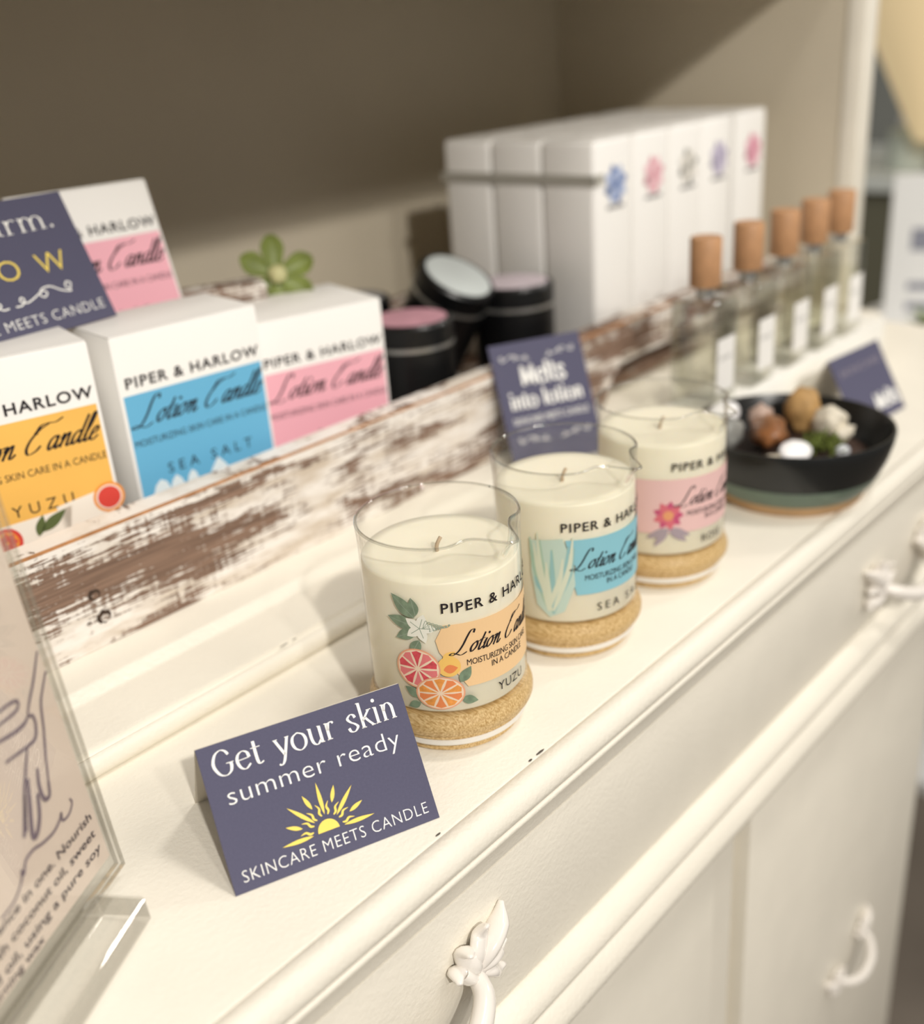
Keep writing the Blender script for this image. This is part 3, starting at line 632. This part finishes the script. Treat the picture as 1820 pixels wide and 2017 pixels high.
ln([(95, 44.5), (95.5, 42), (92, 39.5), (88, 40), (88.5, 43), (87, 41.5), (82, 39.8), (75, 40.5), (70, 42), (65, 41.5), (62, 38), (61.5, 40), (60, 37), (54, 33.5), (46, 33)], 1.2)
pr_ = a.build('printing', [mat('sign_ink', '4b4147', .8, .2), INKP], pp_); pr_.location = (0, 0, .00045)
# base block
bm = bmesh.new(); box(bm, (.014, -.006, .0028), (.088, .0042, .0245), .0006, 1)
foot = finish('base_block', bm, [ACRYL, ACREDGE], sign)
for p in foot.data.polygons: p.material_index = 0 if abs(p.normal.y) > .7 else 1

# ------------------------------------------------------------------ black tins in the tray
def tin(label, x, y, z0, h, m, r=.032, rot=None):
    t = thing('candle_tin', label, 'candle tin', (x, y, z0), 0, 'black candle tins in the tray')
    if rot: t.rotation_euler = rot
    sharp(finish('body', lathe([(0, 0), (r - .002, 0), (r, .002), (r, h - .019), (0, h - .019)], 48), BLACK, t), 40)
    sharp(finish('band', lathe([(r - .001, h - .0188), (r + .0004, h - .0188), (r + .0004, h - .0158), (r - .001, h - .0158)], 48), SILVER, t), 40)
    lid = sharp(finish('lid', lathe([(r - .004, h - .0157), (r + .0002, h - .0157), (r + .0002, h - .002), (r - .0016, h), (0, h)], 48), BLACK, t), 40)
    finish('lid_label', lathe([(r - .0045, h + .0001), (r - .0048, h + .0004), (0, h + .0004)], 48), m, lid)
    return t
FZ = .0307
tin('black candle tin with rose lid label next to the pink box', .546, .545, FZ, .088, LIDPINK)
tin('black candle tin with grey lid, behind the rose-lidded tin', .572, .636, FZ, .088, LIDGREY)
tin('black candle tin with pale lilac lid beside the white cartons', .676, .552, FZ, .088, LIDPALE, .033)
tin('black candle tin tipped over with its silvery lid facing up and forward', .622, .612, FZ + .0245, .088, LIDSILV, rot=(.52, .08, 0))

# ------------------------------------------------------------------ perfume cartons
def perfume_box(label, x, y, z, w, d, h, art=None, group=None):
    t = thing('perfume_box', label, 'box', (x, y, z), 0, group or 'white perfume cartons in a block')
    bm = bmesh.new(); box(bm, (0, 0, 0), (w, d, h), .0035, 3); c = sharp(finish('carton', bm, CARTON, t), 50)
    bm = bmesh.new(); box(bm, (.002, .001, h + .0001), (w - .002, d - .002, h + .0009)); finish('lid_flap', bm, CARTON, t)
    if art:
        m1, m2 = art; 
        a = Art(); cx, cy = w * 500 + 3, h * 1000 - 42
        for k in range(8): a.petal(cx, cy + 6, k * PI / 4 + .3, 17, 6, k % 2, 1 + k % 2)
        a.disc(cx, cy + 6, 3.6, 0, 4); a.rect(cx - 13, cy - 13, cx + 12, cy - 10, 2, 1); a.stroke([(cx - 6, cy - 6), (cx - 11, cy + 3), (cx - 9, cy + 14)], 2.2, 2, 1)
        b = Art(); b.text('PIPER & HARLOW', w * 500 - 14, w * 500 + 14, 42, 45, 0, 1)
        q = b.build('lettering', [mat('grey_lettering', '8d8b8c', .6)], t); q.rotation_euler = (PI / 2, 0, 0); q.location = (0, -.0002, 0)
        p = a.build('flower_print', [m1, m2, mat('grey_print', '8d8b8c', .6)], t)
        p.rotation_euler = (PI / 2, 0, 0); p.location = (0, -.0002, 0)
    return t
bl = (mat('iris_blue', '5a74ad', .6), mat('iris_pale', 'aab8d8', .6)); pk = (mat('petal_pink', 'dd98a6', .6), mat('petal_blush', 'efc3ca', .6))
gy = (mat('leaf_grey', '8c8c84', .6), mat('petal_white', 'e4e0d8', .6)); lv = (mat('lilac', '9d93b4', .6), mat('lilac_pale', 'c9c2d6', .6)); rs = (mat('rose_red', 'd46d8c', .6), mat('rose_pale', 'eab2c2', .6))
YB, ZB, HB = .507, .0304, .191
xsb = [(.7285, .0555), (.787, .0545), (.8445, .0545), (.9015, .0545), (.966, .058)]
fl_lab = ['white perfume carton with blue flower print at the near end of the row', 'white perfume carton with pale pink flower print, second in the row', 'white perfume carton with grey and white flower print, third in the row', 'white perfume carton with lilac flower print, fourth in the row', 'white perfume carton with deep rose flower print at the far end']
for (x, w), lab, art in zip(xsb, fl_lab, (bl, pk, gy, lv, rs)): perfume_box(lab, x, YB + .001 * (x > .9), ZB, w, .052, HB, art)
perfume_box('plain white carton second deep behind the blue flower carton', .7285, .5605, ZB, .0555, .052, HB)
perfume_box('plain white carton rearmost behind the blue flower carton', .7285, .6145, ZB, .0555, .052, HB)
for i in range(1, 5):
    for j in range(1, 3):
        perfume_box('plain white carton in the rear rows of the perfume block', xsb[i][0], YB + .0535 * j, ZB, xsb[i][1], .052, HB, None, 'plain rear perfume cartons')
# band tied round the first column
bm = bmesh.new(); zb = ZB + .158
box(bm, (.7265, .5055, zb), (.7280, .669, zb + .0075)); box(bm, (.7265, .5050, zb), (.740, .5064, zb + .0075))
tag(finish('elastic_band', bm, mat('grey_band', 'aaa79d', .7)), 'thin grey band round the side of the near column of white cartons', 'band')

# ------------------------------------------------------------------ driftwood block and succulent
blk = boxo('wooden_block', (-.028, -.013, 0), (.028, .013, .012), WOODW, None, .002); blk.location = (.424, .598, .1505 ); blk.rotation_euler = (0, 0, -.35)
tag(blk, 'small whitewashed wood block behind the blue and pink boxes', 'wood block')
sc_ = thing('succulent', 'green faux succulent with cream centre above the pink box', 'succulent', (.4640, .588, .1535))
GREEN = mat('succulent_green', '76823c', .45, .4, var=.2, vscale=60, sss=.1); GTIP = mat('succulent_centre', 'c9c593', .5, .4, var=.1, vscale=200)
face = Vector((-.45, -.8, .35)).normalized(); e1 = Vector((.8, -.5, 0)).normalized(); e1 = (e1 - face * e1.dot(face)).normalized(); e2 = face.cross(e1); ctr = Vector((0, 0, .0085))
for k, ang in enumerate((92, 150, 18, 222, 322, 270)):
    a_ = math.radians(ang); d = e1 * math.cos(a_) + e2 * math.sin(a_); sd = face.cross(d); L_ = .023 if k < 5 else .017
    bm = bmesh.new(); n1, n2 = 10, 8; top, bot = [], []
    for i in range(n1 + 1):
        u = i / n1; w = .0082 * math.sin(PI * (.16 + .80 * u ** 1.7)) ** .8 ; rt, rb = [], []
        for j in range(n2 + 1):
            s = j / n2 * 2 - 1; cup = .004 * s * s + .004 * u * u; th = .0022 * (1 - s * s) * (1 - .6 * u)
            p = ctr + d * (.004 + L_ * u) + sd * w * s + face * cup
            rt.append(bm.verts.new(p + face * th)); rb.append(bm.verts.new(p - face * th))
        top.append(rt); bot.append(rb)
    for i in range(n1):
        for j in range(n2):
            bm.faces.new((top[i][j], top[i][j + 1], top[i + 1][j + 1], top[i + 1][j])); bm.faces.new((bot[i][j], bot[i + 1][j], bot[i + 1][j + 1], bot[i][j + 1]))
    bmesh.ops.remove_doubles(bm, verts=bm.verts, dist=1e-5)
    finish('leaf', bm, GREEN, sc_, smooth=True)
bm = bmesh.new(); blob(bm, ctr + face * .005, (.0062, .0062, .0062), .2, 9, 3, 4); finish('centre', bm, GTIP, sc_, smooth=True)
bm = bmesh.new(); tube(bm, [(0, .004, -.0034), (0, .004, .006)], .006, 12); finish('stem', bm, mat('stem_brown', '5a4a33', .8), sc_, smooth=True)

# ------------------------------------------------------------------ perfume bottles on the riser
riser = boxo('display_riser', (.655, .3605, .0003), (.985, .4030, .040), mat('riser_white', 'f8f6ef', .4, .5), None, .0015)
tag(riser, 'low white display riser under the row of glass bottles', 'riser')
for i, x in enumerate((.686, .750, .810, .865, .917)):
    nth = ['nearest of the row, behind the pink-labelled candle', 'second of the row from the candles', 'third of the row from the candles', 'fourth of the row from the candles', 'farthest of the row from the candles'][i]
    t = thing('perfume_bottle', 'clear glass perfume bottle with wooden cap, ' + nth, 'bottle', (x, .382, .0402), 0, 'glass perfume bottles on the riser')
    bm = bmesh.new(); box(bm, (-.018, -.018, 0), (.018, .018, .080), .003, 3); b = sharp(finish('glass_body', bm, BGLASS, t), 50)
    bm = bmesh.new(); box(bm, (-.0145, -.0145, .005), (.0145, .0145, .058), .002, 2); finish('perfume', bm, OIL, b)
    sharp(finish('neck', lathe([(0, .0802), (.0065, .0802), (.0065, .087), (0, .087)], 24), SILVER, b))
    sharp(finish('cap', lathe([(0, .0875), (.0108, .0875), (.0114, .0885), (.0114, .1215), (.0106, .1225), (0, .1225)], 32), CAPWOOD, t), 40)
    a = Art().rect(-13, 12, 13, 52, 0, 0); lb = a.build('label', [CARTON], t); lb.rotation_euler = (PI / 2, 0, 0); lb.location = (0, -.0182, 0)
    lb2 = Art().text('PIPER & HARLOW', -9, 9, 36, 38.5, 0, 1).build('lettering', [mat('soft_ink', '8a8a88', .7)], lb)

# ------------------------------------------------------------------ bowl and its contents
bowl = thing('stoneware_bowl', 'shallow dark glazed bowl with sage green outside holding dried pods', 'bowl', (.6519, .2945, .0003))
SAGE = mat('sage_glaze', '66786a', .35, .5, var=.1, vscale=40); CLAY = mat('raw_clay', 'bd9b74', .8, .2, var=.1, vscale=60); BGL = mat('black_glaze', '17191a', .3, .5)
sharp(finish('foot', lathe([(0, 0), (.0465, 0), (.0485, .002), (.0505, .0075), (.046, .0075), (0, .0075)], 72), CLAY, bowl), 40)
sharp(finish('glaze_band', lathe([(.0502, .0074), (.0555, .0140), (.0592, .0210), (.0570, .0215), (.048, .0090)], 72), SAGE, bowl), 50)
sharp(finish('body', lathe([(.0590, .0211), (.0628, .030), (.0655, .040), (.0666, .047), (.0660, .0487), (.0648, .0487), (.0635, .046), (.060, .035), (.053, .022), (.040, .0135), (.020, .0105), (0, .0100)], 72), BGL, bowl), 60)
bx, by = .6519, .2945
POD = mat('pod_brown', '8a5a35', .35, .5, var=.35, vscale=90); SHELL = mat('shell_cream', 'dcd3c0', .4, .4, var=.12, vscale=150); TAN = mat('tan_husk', 'b9935f', .6, .3, var=.25, vscale=80); PEARL = mat('white_petal', 'f6f4f4', .4, .4); DARKP = mat('dark_bark', '3a2a22', .6, .3, var=.4, vscale=120); STONE = mat('grey_pebble', '8b8b86', .4, .5, var=.25, vscale=120)
def piece(name, label, cat, px, py, pz, r, m, rough=.2, seed=0, rot=(0, 0, 0), group='dried pieces in the bowl'):
    bm = bmesh.new(); blob(bm, (0, 0, 0), r, rough, 9, 3, seed); o = finish(name, bm, m, None, smooth=True)
    o.location = (bx + px, by + py, pz); o.rotation_euler = rot; return tag(o, label, cat, group)
piece('seed_pod', 'glossy brown seed pod in the middle of the dark bowl', 'seed pod', -.014, .010, .046, (.026, .012, .010), POD, .25, 1, (0, .1, .5))
piece('seed_pod', 'dark bark chip beneath the brown pod in the bowl', 'bark', -.020, -.006, .033, (.022, .016, .010), DARKP, .4, 2)
piece('dried_petal', 'white papery petal at the front of the dark bowl', 'petal', -.028, -.016, .041, (.014, .009, .0042), PEARL, .1, 3, (.5, 0, -.2))
piece('husk', 'pale tan husk standing tall at the right of the bowl', 'husk', .032, .008, .047, (.012, .012, .016), TAN, .35, 4)
piece('husk', 'ridged cream shell lying against the tan husk', 'shell', .034, -.010, .038, (.009, .011, .016), SHELL, .5, 5, (.2, -.5, .4))
piece('shell', 'small cream shell at the far right inside the bowl', 'shell', .036, -.020, .035, (.011, .007, .006), SHELL, .5, 6)
piece('shell', 'flat cream shell at the left front inside the bowl', 'shell', -.041, -.008, .037, (.016, .006, .004), SHELL, .3, 7, (0, 0, -.6))
piece('shell', 'white rounded shell on the back rim of the bowl', 'shell', -.010, .046, .051, (.014, .010, .008), PEARL, .2, 8)
piece('pebble', 'speckled grey pebble at the back left of the bowl', 'pebble', -.034, .034, .046, (.017, .012, .011), STONE, .3, 9)
piece('shell', 'pinkish shell behind the brown pod in the bowl', 'shell', .006, .026, .047, (.010, .008, .009), mat('pink_shell', 'b9a092', .5), .3, 10)
piece('glass_bead', 'clear shiny bead at the front right of the bowl', 'bead', .004, -.034, .034, (.006, .005, .0045), mat('bead', 'c9ccd0', .08, .8), .05, 11)
piece('glass_bead', 'tan bead at the front of the bowl below the petal', 'bead', -.018, -.035, .031, (.005, .005, .0045), TAN, .05, 12)
bm = bmesh.new(); random.seed(5)
for k in range(70):
    p = Vector((random.uniform(-.013, .013), random.uniform(-.010, .010), random.uniform(0, .008))); d = Vector((random.uniform(-1, 1), random.uniform(-1, 1), random.uniform(.2, 1))).normalized()
    tube(bm, [p, p + d * .004, p + d * .007 + Vector((0, 0, .001))], lambda u: .0012 * (1 - .7 * u), 5)
o = finish('moss', bm, mat('moss_green', '5f6a2c', .7, .3, var=.3, vscale=200), None, smooth=True); o.location = (bx - .003, by - .024, .034); tag(o, 'tuft of green moss in the front of the bowl', 'moss', kind='stuff')
bm = lathe([(0, .0105), (.036, .0140), (.048, .0200), (.053, .0265), (.045, .030), (.025, .031), (0, .031)], 40)
for v in bm.verts: v.co.z += .0015 * noise.noise(v.co * 220)
o = finish('potpourri', bm, DARKP, None, smooth=True); o.location = (bx, by, .0008); tag(o, 'dark bark potpourri filling the bowl under the pods', 'potpourri', kind='stuff')

# ------------------------------------------------------------------ far side of the shop
WHT = mat('far_white', 'eeeeec', .5); TBX, TBY = 1.68, .36
tb = thing('display_table', 'white display table beyond the hutch at the right', 'table', (TBX, TBY, FLOOR))
bm = lathe([(0, .678), (.30, .678), (.31, .688), (.31, .708), (.30, .718), (0, .718)], 64); sharp(finish('tabletop', bm, WHT, tb))
bm = lathe([(0, 0), (.2, 0), (.2, .02), (.05, .05), (.04, .3), (.05, .6775), (0, .6775)], 48); sharp(finish('pedestal', bm, WHT, tb), 40)
fs = thing('price_sign', 'white sign with a blue picture and grey lines on the far table', 'sign', (1.60, .580, FLOOR + .7185), -1.15)
boxo('board', (-.01, 0, 0), (.16, .012, .225), WHT, fs)

for nme, ar in (('text_line', Art().rect(20, 60, 120, 72)), ('text_line', Art().rect(20, 30, 120, 42)), ('picture', Art().rect(20, 118, 120, 150).disc(60, 134, 12, 1, 1))):
    p = ar.build(nme, [mat('sign_grey', '8d8f9c', .6), mat('photo_blue', '5670b0', .6)], fs); p.rotation_euler = (PI / 2, 0, 0); p.location = (0, -.0003, 0)
cb = thing('cabinet', 'dark grey cabinet behind the white sign across the shop', 'cabinet', (2.35, .86, FLOOR))
boxo('carcass', (-.2, -.25, 0), (.3, .40, .84), mat('cabinet_grey', '62604f', .7), cb); boxo('cabinet_top', (-.22, -.27, .84), (.32, .42, .87), mat('cabinet_top', 'c9cdc8', .5), cb)
def far_jar(x, y, z, r, h, m, label):
    t = thing('far_jar', label, 'jar', (x, y, z), 0, 'pale jars on the grey cabinet')
    sharp(finish('body', lathe([(0, 0), (r, 0), (r, h), (r * .6, h + .01), (0, h + .01)], 24), m, t), 40); sharp(finish('lid', lathe([(0, h + .0105), (r * .6, h + .0105), (r * .6, h + .03), (0, h + .03)], 24), WHT, t), 40)
zt = FLOOR + .8705
far_jar(2.24, .80, zt, .045, .07, mat('jar_sage', 'c3cbc0', .5), 'pale sage jar on the grey cabinet nearest the hutch')
far_jar(2.30, .70, zt, .04, .05, mat('jar_white', 'dfe3e4', .5), 'white jar on the grey cabinet beside the sage jar')
far_jar(2.44, .74, zt, .035, .09, mat('jar_plum', '8c7674', .5), 'plum brown jar behind the white jar on the cabinet')
ls = thing('floor_lamp', 'floor lamp with large cream cone shade across the shop', 'lamp', (2.2, .735, FLOOR))
bm = lathe([(.045, 0.93), (.06, .96), (.24, 1.33), (.238, 1.33), (.058, .96), (.043, .93)], 48); shade = mat('linen_shade', 'dcc6a0', .8, .2)
sp_ = shade.node_tree.nodes['Principled BSDF']; sp_.inputs['Emission Color'].default_value = lin('e8cf9f'); sp_.inputs['Emission Strength'].default_value = .55
sharp(finish('lamp_shade', bm, shade, ls), 60)
sharp(finish('pole', lathe([(0, .02), (.008, .02), (.008, .95), (0, .95)], 16), SILVER, ls)); sharp(finish('base', lathe([(0, 0), (.12, 0), (.12, .015), (.02, .02), (0, .02)], 32), SILVER, ls))
pl = thing('potted_plant', 'small green plant in a brown pot on the far white table', 'plant', (1.48, .475, FLOOR + .7185))
sharp(finish('pot', lathe([(0, 0), (.03, 0), (.038, .04), (.034, .04), (0, .035)], 24), mat('pot_brown', '9a7a60', .7), pl), 40)
bm = bmesh.new()
for k in range(26):
    an = k * 2.4; d = Vector((math.cos(an), math.sin(an), random.uniform(.4, 1.4))).normalized(); q = Vector((0, 0, .04))
    tube(bm, [q, q + d * .02, q + d * .045 + Vector((0, 0, -.004))], lambda u: .007 * math.sin(PI * (.1 + .85 * u)), 6, .3)
finish('foliage', bm, mat('plant_green', '8b9a66', .6), pl, smooth=True)
